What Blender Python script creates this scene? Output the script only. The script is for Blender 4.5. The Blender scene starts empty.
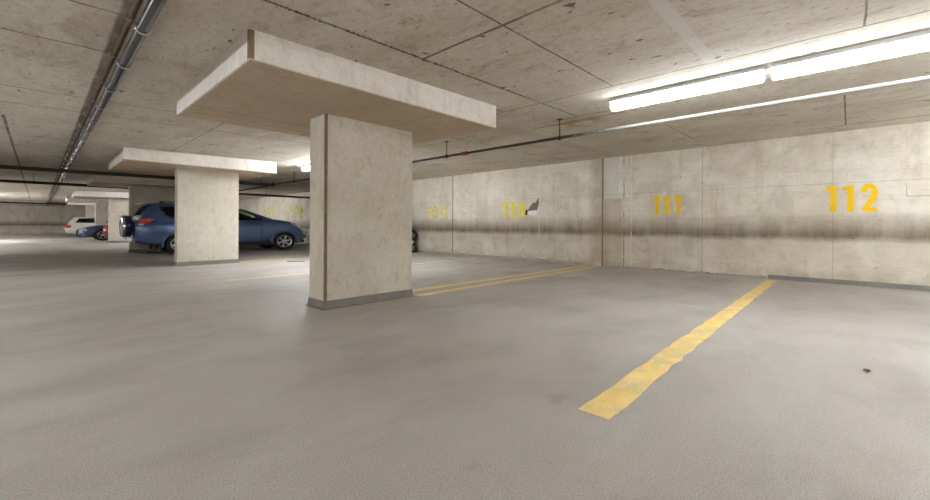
import bpy, bmesh, math, random
from mathutils import Vector, Matrix
random.seed(7)
C = bpy.context.scene.collection
PI = math.pi

# ------------------------------------------------------------------ helpers
def link(name, me, mat=None, parent=None, smooth=False):
    me.name = name
    o = bpy.data.objects.new(name, me)
    C.objects.link(o)
    if mat is not None and not me.materials:
        me.materials.append(mat)
    if parent is not None:
        o.parent = parent
        o.matrix_parent_inverse = parent.matrix_basis.inverted()
    if smooth:
        for p in me.polygons: p.use_smooth = True
        try:
            me.set_sharp_from_angle(angle=math.radians(35))
        except Exception:
            pass
    return o

def obj(name, bm, mat=None, parent=None, smooth=False, bevel=0.0):
    if bevel > 0:
        bmesh.ops.bevel(bm, geom=list(bm.edges), offset=bevel, segments=2, affect='EDGES', profile=0.6)
    me = bpy.data.meshes.new(name)
    bmesh.ops.recalc_face_normals(bm, faces=bm.faces)
    bm.to_mesh(me); bm.free()
    return link(name, me, mat, parent, smooth)

def tag(o, label, cat, group=None):
    o['label'] = label; o['category'] = cat
    if group: o['group'] = group
    return o

def thing(name, label, cat, loc=(0, 0, 0), group=None):
    o = bpy.data.objects.new(name, None)
    o.empty_display_size = 0.2
    o.location = loc
    C.objects.link(o)
    return tag(o, label, cat, group)

def struct(o):
    o['kind'] = 'structure'; return o

def box(bm, x0, x1, y0, y1, z0, z1):
    vs = [bm.verts.new(p) for p in [(x0,y0,z0),(x1,y0,z0),(x1,y1,z0),(x0,y1,z0),(x0,y0,z1),(x1,y0,z1),(x1,y1,z1),(x0,y1,z1)]]
    for f in ((3,2,1,0),(4,5,6,7),(0,1,5,4),(1,2,6,5),(2,3,7,6),(3,0,4,7)):
        bm.faces.new([vs[i] for i in f])
    return vs

def BOX(x0, x1, y0, y1, z0, z1):
    bm = bmesh.new(); box(bm, x0, x1, y0, y1, z0, z1); return bm

def cyl(bm, p, q, r, n=16, r2=None):
    p = Vector(p); q = Vector(q); d = (q-p).normalized()
    u = d.orthogonal().normalized(); w = d.cross(u)
    r2 = r if r2 is None else r2
    A = [bm.verts.new(p + (u*math.cos(2*PI*i/n)+w*math.sin(2*PI*i/n))*r) for i in range(n)]
    B = [bm.verts.new(q + (u*math.cos(2*PI*i/n)+w*math.sin(2*PI*i/n))*r2) for i in range(n)]
    for i in range(n):
        bm.faces.new((A[i], A[(i+1)%n], B[(i+1)%n], B[i]))
    bm.faces.new(A[::-1]); bm.faces.new(B)

def tube(bm, pts, r, n=8):
    for a, b in zip(pts, pts[1:]): cyl(bm, a, b, r, n)

def loft(bm, rings, cap=True, closed=True):
    R = [[bm.verts.new(p) for p in ring] for ring in rings]
    n = len(R[0])
    for a, b in zip(R, R[1:]):
        for i in range(n if closed else n-1):
            try: bm.faces.new((a[i], a[(i+1)%n], b[(i+1)%n], b[i]))
            except ValueError: pass
    if cap:
        bm.faces.new(R[0][::-1]); bm.faces.new(R[-1])
    return R

def interp(tab, x):
    if x <= tab[0][0]: return tab[0][1]
    for (a, va), (b, vb) in zip(tab, tab[1:]):
        if x <= b:
            t = (x-a)/(b-a); return va+(vb-va)*t
    return tab[-1][1]

# ------------------------------------------------------------------ node materials
class NT:
    def __init__(s, name):
        s.m = bpy.data.materials.new(name); s.m.use_nodes = True
        s.t = s.m.node_tree; s.t.nodes.clear()
        s.out = s.n('ShaderNodeOutputMaterial'); s.b = s.n('ShaderNodeBsdfPrincipled')
        s.l(s.b.outputs[0], s.out.inputs[0])
        g = s.n('ShaderNodeNewGeometry'); s.pos = g.outputs['Position']; s.nor = g.outputs['Normal']
        x = s.n('ShaderNodeSeparateXYZ'); s.l(s.pos, x.inputs[0])
        s.X, s.Y, s.Z = x.outputs
    def n(s, t, **k):
        nd = s.t.nodes.new(t)
        for a, v in k.items(): setattr(nd, a, v)
        return nd
    def l(s, a, b): s.t.links.new(a, b)
    def put(s, sock, v):
        if hasattr(v, 'is_output') or isinstance(v, bpy.types.NodeSocket): s.l(v, sock)
        else: sock.default_value = v
    def math(s, op, a, b=0.0, c=None, clamp=False):
        nd = s.n('ShaderNodeMath', operation=op, use_clamp=clamp)
        s.put(nd.inputs[0], a); s.put(nd.inputs[1], b)
        if c is not None: s.put(nd.inputs[2], c)
        return nd.outputs[0]
    def noise(s, scale, detail=4, rough=.55, stretch=(1, 1, 1), dist=0, off=(0, 0, 0)):
        mp = s.n('ShaderNodeMapping'); mp.inputs['Scale'].default_value = stretch; mp.inputs['Location'].default_value = off
        s.l(s.pos, mp.inputs[0])
        nd = s.n('ShaderNodeTexNoise'); nd.inputs['Scale'].default_value = scale
        nd.inputs['Detail'].default_value = detail; nd.inputs['Roughness'].default_value = rough
        nd.inputs['Distortion'].default_value = dist
        s.l(mp.outputs[0], nd.inputs['Vector']); return nd.outputs['Fac']
    def rng(s, v, a, b, c=0.0, d=1.0, smooth=False):
        nd = s.n('ShaderNodeMapRange'); nd.clamp = True
        if smooth: nd.interpolation_type = 'SMOOTHSTEP'
        s.put(nd.inputs[0], v)
        for i, q in enumerate((a, b, c, d)): nd.inputs[i+1].default_value = q
        return nd.outputs[0]
    def mix(s, f, a, b):
        nd = s.n('ShaderNodeMix', data_type='RGBA')
        s.put(nd.inputs[0], f)
        for i, q in ((6, a), (7, b)):
            if isinstance(q, tuple): nd.inputs[i].default_value = (*q[:3], 1)
            else: s.l(q, nd.inputs[i])
        return nd.outputs[2]
    def line(s, coord, v, w):   # 1 on the line, 0 elsewhere
        d = s.math('ABSOLUTE', s.math('SUBTRACT', coord, v))
        return s.rng(d, w*.35, w*.65, 1, 0)
    def within(s, coord, a, b):
        return s.math('MULTIPLY', s.math('GREATER_THAN', coord, a), s.math('LESS_THAN', coord, b))
    def maxs(s, L):
        r = L[0]
        for q in L[1:]: r = s.math('MAXIMUM', r, q)
        return r
    def bump(s, hgt, strength=.3, dist=.01):
        nd = s.n('ShaderNodeBump'); nd.inputs['Strength'].default_value = strength; nd.inputs['Distance'].default_value = dist
        s.l(hgt, nd.inputs['Height']); s.l(nd.outputs[0], s.b.inputs['Normal'])
    def fin(s, col, rough=.85, spec=.3, metal=0):
        s.put(s.b.inputs['Base Color'], (*col[:3], 1) if isinstance(col, tuple) else col)
        s.put(s.b.inputs['Roughness'], rough); s.put(s.b.inputs['Specular IOR Level'], spec); s.put(s.b.inputs['Metallic'], metal)
        return s.m

def srgb(r, g, b):
    f = lambda c: (c/255/12.92) if c/255 <= .04045 else ((c/255+.055)/1.055)**2.4
    return (f(r), f(g), f(b))

def simple(name, col, rough=.5, spec=.5, metal=0, coat=0, var=.12, vs=20):
    t = NT(name)
    n = t.noise(vs, 3)
    c = t.mix(t.rng(n, .3, .7), tuple(k*(1-var) for k in col), tuple(min(1, k*(1+var)) for k in col))
    m = t.fin(c, rough, spec, metal)
    if coat: t.b.inputs['Coat Weight'].default_value = coat; t.b.inputs['Coat Roughness'].default_value = .06
    return m

def concrete_shaft(name, a, b, dark):
    t = NT(name)
    big = t.noise(1.3, 5, .6); fine = t.noise(9, 6, .65, (1, 1, .6)); drip = t.noise(6, 4, .6, (1, 1, .12))
    c = t.mix(t.rng(big, .32, .68), a, b)
    c = t.mix(t.math('MULTIPLY', t.rng(fine, .52, .75), .45), c, dark)
    c = t.mix(t.math('MULTIPLY', t.rng(drip, .58, .78), .35), c, dark)
    grain = t.noise(30, 5, .75); spk = t.noise(12, 5, .75, off=(4, 4, 4))
    c = t.mix(t.math('MULTIPLY', t.rng(grain, .48, .70), .28), c, dark)
    c = t.mix(t.math('MULTIPLY', t.rng(spk, .54, .70), .2), c, dark)
    pit = t.noise(26, 2, .5)
    c = t.mix(t.math('MULTIPLY', t.rng(pit, .72, .78), .5), c, srgb(95, 84, 68))
    pale = t.noise(5, 4, .6, off=(3, 1, 7))
    c = t.mix(t.math('MULTIPLY', t.rng(pale, .6, .75), .35), c, srgb(215, 210, 200))
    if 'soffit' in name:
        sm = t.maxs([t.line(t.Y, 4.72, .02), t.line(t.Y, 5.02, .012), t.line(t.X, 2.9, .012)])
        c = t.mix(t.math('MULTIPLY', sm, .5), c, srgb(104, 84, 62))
    t.bump(fine, .25, .01)
    return t.fin(c, .85, .25)

def ceiling_mat():
    t = NT('ceiling_concrete')
    big = t.noise(.55, 5, .6); mid = t.noise(2.2, 6, .62, (1.0, .45, 1)); fine = t.noise(14, 5, .7)
    c = t.mix(t.rng(big, .35, .65), srgb(204, 196, 182), srgb(222, 216, 204))
    c = t.mix(t.math('MULTIPLY', t.rng(mid, .45, .75), .5), c, srgb(172, 156, 132))
    c = t.mix(t.math('MULTIPLY', t.rng(fine, .55, .8), .4), c, srgb(150, 134, 112))
    blot = t.noise(3.2, 6, .7, (1.3, .6, 1), dist=.6, off=(2, 2, 0)); grain = t.noise(24, 5, .75, (1, .6, 1))
    c = t.mix(t.math('MULTIPLY', t.rng(blot, .54, .68), .45), c, srgb(140, 122, 98))
    c = t.mix(t.math('MULTIPLY', t.rng(grain, .5, .68), .35), c, srgb(138, 122, 98))
    scr = t.noise(5, 4, .65, (3.5, .8, 1), dist=.4, off=(6, 1, 0))
    c = t.mix(t.math('MULTIPLY', t.rng(scr, .66, .72), .55), c, srgb(104, 88, 68))
    pale = t.noise(1.1, 4, .6, off=(9, 4, 0))
    c = t.mix(t.math('MULTIPLY', t.rng(pale, .56, .7), .5), c, srgb(205, 200, 190))
    pit = t.noise(11, 2, .5, (1, .6, 1)); pit2 = t.noise(30, 2, .5)
    pits = t.math('MAXIMUM', t.rng(pit, .70, .73), t.rng(pit2, .71, .74))
    c = t.mix(t.math('MULTIPLY', pits, .75), c, srgb(78, 66, 52))
    L = []
    wob = t.math('MULTIPLY', t.math('SUBTRACT', t.noise(3, 3), .5), .02)
    Xw = t.math('ADD', t.X, wob); Yw = t.math('ADD', t.Y, wob)
    def ly(y, x0, x1, w=.018): L.append(t.math('MULTIPLY', t.line(Yw, y, w), t.within(t.X, x0, x1)))
    def lx(x, y0, y1, w=.018): L.append(t.math('MULTIPLY', t.line(Xw, x, w), t.within(t.Y, y0, y1)))
    for y in (3.50, 4.35): ly(y, -9, .43)
    for y in (6.12, 6.95, 9.4): ly(y, -9, 4.07)
    for y in (12.0, 14.3, 17.6, 20.5, 23.3, 28.8): ly(y, -9, 8.8, .03)
    ly(2.64, .55, 4.95, .02); ly(1.78, -.5, 4.07, .016); ly(-.07, 1, 4.07, .014); ly(3.2, 3.65, 4.07, .02)
    ly(4.8, 4.07, 8.8, .014); ly(6.5, 4.07, 8.8, .014); ly(.05, 6.2, 8.2, .016); ly(1.95, 6.3, 7.9, .014)
    lx(2.25, -6, 2.64, .026); lx(4.07, -8, 30, .018); lx(-.31, 7.8, 45, .03); lx(8.22, -6, .5, .03); lx(6.2, -3, 1.0, .012)
    lx(4.95, 2.1, 3.2, .022); lx(5.15, 2.1, 3.5, .03); lx(1.78, 4.4, 13, .014); lx(6.3, 5.0, 30, .014); lx(-2.5, -6, 45, .02)
    lines = t.maxs(L)
    brk = t.rng(t.noise(5, 4), .3, .5, .45, 1)
    c = t.mix(t.math('MULTIPLY', t.math('MULTIPLY', lines, brk), .8), c, srgb(84, 73, 58))
    # step edge next to the first column bay: crumbly dotted seam
    step = t.math('MULTIPLY', t.line(Yw, 2.64, .04), t.within(t.X, .55, 3.8))
    c = t.mix(t.math('MULTIPLY', step, t.rng(t.noise(40, 2), .5, .6)), c, srgb(70, 60, 48))
    # darker brown band beside the overhead pipe
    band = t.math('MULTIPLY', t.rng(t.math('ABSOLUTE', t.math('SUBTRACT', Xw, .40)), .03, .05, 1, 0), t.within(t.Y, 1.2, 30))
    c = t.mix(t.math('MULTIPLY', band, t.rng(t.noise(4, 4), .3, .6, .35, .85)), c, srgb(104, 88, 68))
    # pale sealing tape and patches
    tape = t.math('MULTIPLY', t.rng(t.math('ABSOLUTE', t.math('SUBTRACT', t.Y, .885)), .045, .05, 1, 0), t.within(t.X, 1.2, 4.07))
    c = t.mix(t.math('MULTIPLY', tape, .75), c, srgb(214, 213, 208))
    t2 = t.math('MULTIPLY', t.rng(t.math('ABSOLUTE', t.math('SUBTRACT', Yw, 3.74)), .10, .15, 1, 0), t.within(Xw, 4.07, 8.8))
    c = t.mix(t.math('MULTIPLY', t2, t.rng(t.noise(3, 4), .35, .6, .2, .75)), c, srgb(186, 184, 178))
    t3 = t.math('MULTIPLY', t.within(Xw, 6.1, 7.7), t.within(Yw, 5.3, 5.8))
    c = t.mix(t.math('MULTIPLY', t3, .6), c, srgb(205, 202, 196))
    # brown seep stain between the lamp and the wall pipe
    st = t.math('MULTIPLY', t.rng(t.math('ABSOLUTE', t.math('SUBTRACT', Xw, 5.25)), .1, .3, 1, 0), t.rng(t.math('ABSOLUTE', t.math('SUBTRACT', t.Y, 2.78)), .2, .5, 1, 0))
    c = t.mix(t.math('MULTIPLY', st, t.rng(t.noise(4, 4), .4, .6, 0, .8)), c, srgb(165, 128, 72))
    # calcite crust beside the lamps
    cr = t.math('MULTIPLY', t.rng(t.math('ABSOLUTE', t.math('SUBTRACT', t.X, t.math('ADD', 4.9, t.math('MULTIPLY', wob, 9)))), .05, .2, 1, 0), t.within(t.Y, -3, 1.9))
    crn = t.rng(t.noise(16, 6, .7, dist=.8), .48, .52)
    c = t.mix(t.math('MULTIPLY', cr, t.math('MULTIPLY', crn, .45)), c, srgb(120, 108, 96))
    t.bump(t.math('SUBTRACT', t.noise(30, 4), t.math('MULTIPLY', lines, 2.0)), .35, .006)
    return t.fin(c, .88, .2)

def wall_mat():
    t = NT('wall_concrete')
    big = t.noise(.9, 5, .6); mid = t.noise(2.6, 6, .62); brd = t.noise(2.2, 5, .65, (1, .35, 7))
    c = t.mix(t.rng(big, .35, .65), srgb(207, 198, 182), srgb(223, 216, 203))
    c = t.mix(t.math('MULTIPLY', t.rng(mid, .5, .75), .4), c, srgb(170, 156, 132))
    c = t.mix(t.math('MULTIPLY', t.rng(brd, .55, .78), .22), c, srgb(158, 144, 122))
    grain = t.noise(22, 5, .75, (1, 1, 1.5)); hb = t.noise(5, 5, .7, (1, .22, 5)); blot = t.noise(3.4, 6, .7, off=(3, 3, 3), dist=.5)
    c = t.mix(t.math('MULTIPLY', t.rng(grain, .48, .68), .22), c, srgb(158, 142, 116))
    c = t.mix(t.math('MULTIPLY', t.rng(hb, .55, .72), .22), c, srgb(150, 134, 108))
    c = t.mix(t.math('MULTIPLY', t.rng(blot, .55, .68), .35), c, srgb(164, 146, 116))
    vs = t.noise(3.2, 5, .65, (1, 1, .16), off=(0, 3, 0))
    c = t.mix(t.math('MULTIPLY', t.rng(vs, .55, .70), .38), c, srgb(158, 142, 114))
    gy = t.noise(1.2, 5, .6, (1, 1, .5), off=(8, 2, 5))
    c = t.mix(t.math('MULTIPLY', t.rng(gy, .55, .64), .40), c, srgb(176, 172, 158))
    pale = t.noise(1.4, 5, .65, off=(1, 5, 3))
    c = t.mix(t.math('MULTIPLY', t.rng(pale, .55, .66), .55), c, srgb(228, 224, 216))
    pit = t.noise(13, 2, .5)
    c = t.mix(t.math('MULTIPLY', t.rng(pit, .74, .77), .6), c, srgb(110, 92, 72))
    # soot band at exhaust height
    wob = t.math('MULTIPLY', t.math('SUBTRACT', t.noise(2.0, 4, .6), .5), .14)
    zz = t.math('ADD', t.Z, wob)
    up = t.rng(zz, .76, 1.14, 1, 0); lo = t.rng(zz, .62, .77, 0, 1, True)
    soot = t.math('MULTIPLY', up, lo)
    streak = t.rng(t.noise(7, 5, .6, (1, 1, .15)), .3, .65, .65, 1)
    c = t.mix(t.math('MULTIPLY', t.math('MULTIPLY', soot, streak), .88), c, srgb(98, 80, 56))
    low = t.rng(zz, .3, .75, 0, .28)
    low = t.math('MULTIPLY', low, t.math('LESS_THAN', t.Z, .85))
    c = t.mix(t.math('MULTIPLY', low, .6), c, srgb(130, 112, 88))
    foot = t.rng(t.Z, .02, .25, .5, 0, True)
    c = t.mix(t.math('MULTIPLY', foot, t.rng(t.noise(4, 4), .35, .65)), c, srgb(140, 122, 96))
    L = []
    for y, w in ((4.04, .035), (8.83, .03), (14.9, .05)): L.append(t.line(t.Y, y, w))
    c = t.mix(t.math('MULTIPLY', t.maxs(L), .85), c, srgb(62, 52, 42))
    # strips around the joint: brown stain left, pale patch right
    sb = t.math('MULTIPLY', t.rng(t.math('ABSOLUTE', t.math('SUBTRACT', t.Y, 4.12)), .08, .28, 1, 0), t.rng(t.noise(3, 4), .3, .6, .25, .6))
    c = t.mix(sb, c, srgb(150, 132, 106))
    pp = t.math('MULTIPLY', t.within(t.Y, 3.68, 4.0), t.math('GREATER_THAN', zz, 1.5))
    c = t.mix(t.math('MULTIPLY', pp, .7), c, srgb(198, 196, 188))
    pl = t.math('MULTIPLY', t.within(t.Y, 3.6, 4.0), t.math('LESS_THAN', zz, 1.5))
    c = t.mix(t.math('MULTIPLY', pl, .4), c, srgb(150, 134, 108))
    j2 = t.math('MULTIPLY', t.line(t.math('ADD', t.Y, t.math('MULTIPLY', wob, .15)), 3.56, .03), t.rng(t.noise(6, 4), .4, .55))
    c = t.mix(t.math('MULTIPLY', j2, .7), c, srgb(112, 92, 70))
    pv = t.maxs([t.line(t.Y, 3.40, .025), t.line(t.Y, 5.72, .02)])
    c = t.mix(t.math('MULTIPLY', pv, t.rng(t.noise(5, 3), .4, .6, .2, .8)), c, srgb(222, 220, 214))
    dv = t.maxs([t.line(t.Y, 2.05, .012), t.line(t.Y, 5.3, .010), t.line(t.Z, 1.6, .006), t.line(t.Y, .2, .008), t.line(t.Y, 7.2, .008)])
    c = t.mix(t.math('MULTIPLY', dv, .45), c, srgb(120, 104, 82))
    mk = t.math('MULTIPLY', t.line(t.Z, 1.36, .012), t.within(t.Y, -1.6, -.6))
    mk2 = t.math('MULTIPLY', t.line(t.Y, -.6, .012), t.within(t.Z, 1.36, 1.52))
    c = t.mix(t.math('MULTIPLY', t.math('MAXIMUM', mk, mk2), .5), c, srgb(140, 112, 70))
    t.bump(t.math('SUBTRACT', t.noise(22, 5), t.math('MULTIPLY', t.maxs(L), 3.0)), .3, .008)
    return t.fin(c, .85, .25)

def floor_mat():
    t = NT('floor_coating')
    big = t.noise(.35, 5, .6); mid = t.noise(1.5, 6, .62, (.6, 1, 1), dist=.3); fine = t.noise(120, 4, .75); gr = t.noise(230, 2, .6)
    c = t.mix(t.rng(big, .35, .65), srgb(166, 160, 155), srgb(181, 176, 171))
    c = t.mix(t.math('MULTIPLY', t.rng(mid, .48, .68), .55), c, srgb(142, 134, 127))
    pale = t.noise(1.1, 5, .6, (.5, 1.3, 1), off=(5, 2, 1))
    c = t.mix(t.math('MULTIPLY', t.rng(pale, .53, .68), .5), c, srgb(192, 192, 190))
    c = t.mix(t.math('MULTIPLY', t.rng(fine, .48, .62), .5), c, srgb(122, 115, 108))
    c = t.mix(t.math('MULTIPLY', t.rng(gr, .52, .64), .5), c, srgb(218, 214, 208))
    tan = t.noise(.9, 4, .6, off=(2, 8, 4))
    c = t.mix(t.math('MULTIPLY', t.rng(tan, .6, .72), .25), c, srgb(178, 152, 138))
    oil = t.noise(2.4, 4, .6, off=(7, 7, 1))
    c = t.mix(t.math('MULTIPLY', t.rng(oil, .68, .76), .25), c, srgb(118, 112, 106))
    t.bump(t.math('ADD', fine, t.math('MULTIPLY', gr, .6)), .6, .006)
    return t.fin(c, t.rng(mid, .3, .7, .42, .62), .35)

def paint_mat(name, col, lo, hi, sc=16, alpha_under=None):
    """Worn paint: flakes away where the noise is high, showing the concrete."""
    t = NT(name)
    w = t.noise(sc, 5, .7); g = t.noise(90, 3, .6)
    worn = t.rng(t.math('ADD', w, t.math('MULTIPLY', t.math('SUBTRACT', g, .5), .35)), lo, hi)
    c = t.mix(t.rng(t.noise(4, 3), .3, .7), col, tuple(k*.9 for k in col))
    t.fin(c, .7, .3)
    tr = t.n('ShaderNodeBsdfTransparent'); mx = t.n('ShaderNodeMixShader')
    t.l(worn, mx.inputs[0]); t.l(t.b.outputs[0], mx.inputs[1]); t.l(tr.outputs[0], mx.inputs[2])
    t.l(mx.outputs[0], t.out.inputs[0])
    return t.m

def emit(name, col, s):
    t = NT(name)
    t.fin((.9, .9, .9), .4, .3)
    t.b.inputs['Emission Color'].default_value = (*col, 1); t.b.inputs['Emission Strength'].default_value = s
    return t.m

def glass(name, tint, tr=.75):
    t = NT(name)
    t.fin((.01, .012, .015), .05, .6)
    a = t.n('ShaderNodeBsdfTransparent'); a.inputs[0].default_value = (*tint, 1)
    mx = t.n('ShaderNodeMixShader'); mx.inputs[0].default_value = tr
    t.l(t.b.outputs[0], mx.inputs[1]); t.l(a.outputs[0], mx.inputs[2]); t.l(mx.outputs[0], t.out.inputs[0])
    return t.m

def lamplit_pipe():  # pale stretch beside the lamps puts their light into the pipe colour
    t = NT('lamp_paled_pipe')
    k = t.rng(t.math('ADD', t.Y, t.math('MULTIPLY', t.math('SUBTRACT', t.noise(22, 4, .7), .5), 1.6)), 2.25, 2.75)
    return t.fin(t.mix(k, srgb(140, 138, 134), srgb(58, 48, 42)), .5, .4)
def line_paint(name, a, b, bare, amt=.6):
    t = NT(name)
    c = t.mix(t.rng(t.noise(7, 4), .35, .65), a, b)
    k = t.rng(t.math('ADD', t.noise(5, 5, .7), t.math('MULTIPLY', t.noise(80, 3, .7), .35)), .62, .86)
    c = t.mix(t.math('MULTIPLY', k, amt), c, bare)
    c = t.mix(t.math('MULTIPLY', t.rng(t.noise(60, 3, .7), .58, .70), .45), c, srgb(196, 176, 130))
    t.bump(t.noise(70, 3), .3, .003)
    return t.fin(c, .65, .3)

M = dict(
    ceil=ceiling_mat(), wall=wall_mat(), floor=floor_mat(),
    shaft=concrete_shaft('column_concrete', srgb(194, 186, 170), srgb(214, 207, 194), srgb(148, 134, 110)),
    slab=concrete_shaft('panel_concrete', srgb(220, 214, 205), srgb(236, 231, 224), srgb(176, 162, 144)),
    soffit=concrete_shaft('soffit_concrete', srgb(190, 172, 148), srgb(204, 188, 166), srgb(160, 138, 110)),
    base=simple('grey_base_paint', srgb(126, 122, 116), .6, .4, vs=6),
    strip=simple('brown_corner_strip', srgb(128, 110, 88), .8, .2, vs=9, var=.2),
    wbase=simple('wall_base_paint', srgb(130, 130, 124), .6, .4, vs=5),
    wbase2=simple('wall_base_paint_pale', srgb(168, 162, 148), .7, .3, vs=4, var=.2),
    yellow=line_paint('yellow_line_paint', srgb(232, 200, 118), srgb(238, 212, 142), srgb(190, 176, 150), .7),
    yellow2=line_paint('yellow_line_paint_faded', srgb(222, 202, 142), srgb(226, 212, 168), srgb(186, 178, 162), .9),
    dig=paint_mat('yellow_digit_paint', srgb(246, 200, 18), .66, .84, 20),
    dig2=paint_mat('yellow_digit_paint_thin', srgb(240, 220, 66), .56, .80, 26),
    dig3=paint_mat('yellow_digit_paint_faint', srgb(238, 226, 140), .46, .78, 14),
    lamp=emit('lamp_diffuser', (.92, .96, 1.0), 6.5),
    lamp2=emit('fill_tube', (.90, .95, 1.0), 14.0), lamp3=emit('lamp_diffuser_bright', (.92, .96, 1.0), 20.0),
    white=simple('white_enamel', (.8, .8, .79), .35, .5, var=.03),
    grayl=simple('lamp_housing', (.55, .55, .54), .4, .5, var=.05),
    pipeg=simple('dark_iron_pipe', srgb(48, 38, 33), .6, .35, vs=9, var=.25),
    duct=simple('black_plastic_pipe', srgb(30, 30, 33), .22, .7, var=.1, vs=6),
    duct2=simple('dusty_side_pipe', srgb(92, 76, 60), .8, .2, var=.25),
    galv=simple('galvanised_steel', srgb(178, 178, 176), .3, .6, .8, var=.1),
    greypipe=simple('painted_grey_pipe', srgb(120, 114, 108), .38, .6, var=.15, vs=8),
    lamplit=lamplit_pipe(),
    red=simple('red_coupling', srgb(120, 40, 34), .4, .5),
    carblue=simple('blue_car_paint', srgb(80, 104, 148), .28, .6, .45, 1.0, var=.03),
    carnavy=simple('navy_car_paint', srgb(44, 58, 98), .3, .6, .35, 1.0, var=.03),
    carsilver=simple('silver_car_paint', srgb(150, 154, 158), .3, .6, .5, 1.0, var=.03),
    carwhite=simple('pale_car_paint', srgb(196, 196, 190), .3, .6, .2, 1.0, var=.03),
    carred=simple('red_car_paint', srgb(190, 24, 34), .3, .6, .1, 1.0, var=.03),
    plas=simple('black_trim', (.018, .018, .02), .5, .4, var=.1),
    grayp=simple('grey_cladding', srgb(70, 74, 84), .55, .4, var=.1),
    rub=simple('tyre_rubber', (.022, .022, .022), .75, .3, var=.15),
    rim=simple('alloy_rim', (.62, .62, .62), .28, .6, .85, var=.03),
    chrome=simple('chrome', (.8, .8, .8), .12, .6, 1, var=.01),
    tail=simple('red_tail_lens', srgb(205, 34, 22), .15, .7, 0, .6, var=.05),
    lens=simple('clear_lens', (.72, .72, .7), .12, .7, .2, .6, var=.05),
    amber=simple('amber_lens', srgb(214, 120, 62), .15, .7, 0, .5),
    glass=glass('green_tinted_glass', (.78, .88, .76), .88),
    glass2=glass('smoky_glass', (.35, .36, .37), .7),
    dark=glass('privacy_glass', (.06, .06, .07), .35),
    seat=simple('dark_seat_fabric', (.03, .03, .034), .9, .2),
    blk=simple('black_plastic_film', (.02, .018, .018), .35, .5),
    gfilm=simple('grey_plastic_film', srgb(150, 148, 138), .4, .5, var=.2, vs=14),
    wfilm=simple('white_plastic_film', srgb(225, 224, 220), .4, .5, var=.05),
    leaf=simple('brown_leaf', srgb(96, 66, 40), .8, .2),
    plate=simple('number_plate', (.75, .75, .72), .5, .3),
)

# ------------------------------------------------------------------ the shell
H = 2.42
def zc(x): return 2.275+.01657*max(x, 0)   # the ceiling falls gently from the wall to the aisle
WX = 8.75; LX = -8.0; BY = -6.0; FY = 47.0
struct(obj('floor', BOX(LX-.2, WX+.2, BY-.2, FY+.2, -.2, 0), M['floor']))
def ceil_solid():
    bm = bmesh.new()
    loft(bm, [[(LX-.2, y, zc(LX)), (0, y, zc(0)), (WX+.2, y, zc(WX+.2)), (WX+.2, y, 2.7), (LX-.2, y, 2.7)] for y in (BY-.2, FY+.2)])
    return bm
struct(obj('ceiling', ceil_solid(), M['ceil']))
struct(obj('wall_right', BOX(WX, WX+.2, BY, FY, 0, H), M['wall']))
struct(obj('wall_left', BOX(LX-.2, LX, BY, FY, 0, H), M['wall']))
struct(obj('wall_far', BOX(LX-.2, WX+.2, FY, FY+.2, 0, H), M['wall']))
struct(obj('wall_back', BOX(LX-.2, WX+.2, BY-.2, BY, 0, H), M['wall']))
struct(obj('baseboard_right', BOX(WX-.035, WX, BY, 1.03, 0, .072), M['wbase'], bevel=.006))
def rough_base():
    bm = bmesh.new(); n = 120; r = []
    for i in range(n+1):
        y = 4.30 + (26-4.30)*i/n
        d = .022+.012*random.random(); z = .04+.018*random.random()
        r.append([(WX, y, 0), (WX-d, y, 0), (WX-d*.8, y, z), (WX, y, z+.012)])
    loft(bm, r); return bm
struct(obj('baseboard_right_far', rough_base(), M['wbase2']))
def crumble():
    bm = bmesh.new(); n = 90; r = []
    for i in range(n+1):
        y = 1.05 + 2.9*i/n
        d = .02+.03*random.random(); z = .012+.022*random.random()
        r.append([(WX, y, 0), (WX-d, y, 0), (WX-d*.6, y, z), (WX, y, z*1.4)])
    loft(bm, r); return bm
struct(obj('trim_1', crumble(), M['wbase2']))

# ------------------------------------------------------------------ columns with drop panels
def column(cx0, cy0, label, panel=True, px=(1.03, 3.80), w=1.19, dy=.24, py=None):
    t = thing('concrete_column', label, 'column', (cx0+w/2, cy0+dy/2, 0), 'concrete columns along the aisle')
    obj('shaft', BOX(cx0, cx0+w, cy0, cy0+dy, 0, 2.08), M['shaft'], t, bevel=.008)
    bm = bmesh.new()
    rr = []
    for z, o in ((0, .035), (.012, .012), (.085, .006), (.09, 0)):
        rr.append([(cx0-o, cy0-o, z), (cx0+w+o, cy0-o, z), (cx0+w+o, cy0+dy+o, z), (cx0-o, cy0+dy+o, z)])
    loft(bm, rr); obj('base_band', bm, M['base'], t)
    y0, y1 = py or (cy0-.93, cy0+1.17)
    x0, x1 = px
    bm = bmesh.new(); loft(bm, [[(x0, y, 2.08), (x1, y, 2.08), (x1, y, zc(x1)+.01), (x0, y, zc(x0)+.01)] for y in (y0, y1)])
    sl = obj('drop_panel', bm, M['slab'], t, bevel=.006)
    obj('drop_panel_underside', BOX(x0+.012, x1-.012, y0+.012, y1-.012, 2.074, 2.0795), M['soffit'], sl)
    return t
t = column(2.09, 4.02, 'nearest concrete column, a wide slab pillar with a white-edged panel above it', px=(1.03, 3.80), py=(3.10, 5.30), w=1.17, dy=.36)
obj('corner_strip', BOX(2.088, 2.112, 4.017, 4.05, .09, 2.072), M['strip'], t)['label'] = 'brown corner strip of the pillar'
obj('corner_strip', BOX(1.026, 1.062, 3.096, 3.13, 2.082, 2.286), M['strip'], t)['label'] = 'dark brown corner of the panel above'
column(2.03, 10.33, 'second concrete column, standing in front of the blue off-roader', px=(1.07, 3.80), py=(9.62, 11.9))
column(1.96, 16.2, 'shaded brown concrete column just behind the rear of the blue off-roader', px=(1.05, 3.75), py=(15.3, 17.3))
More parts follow.
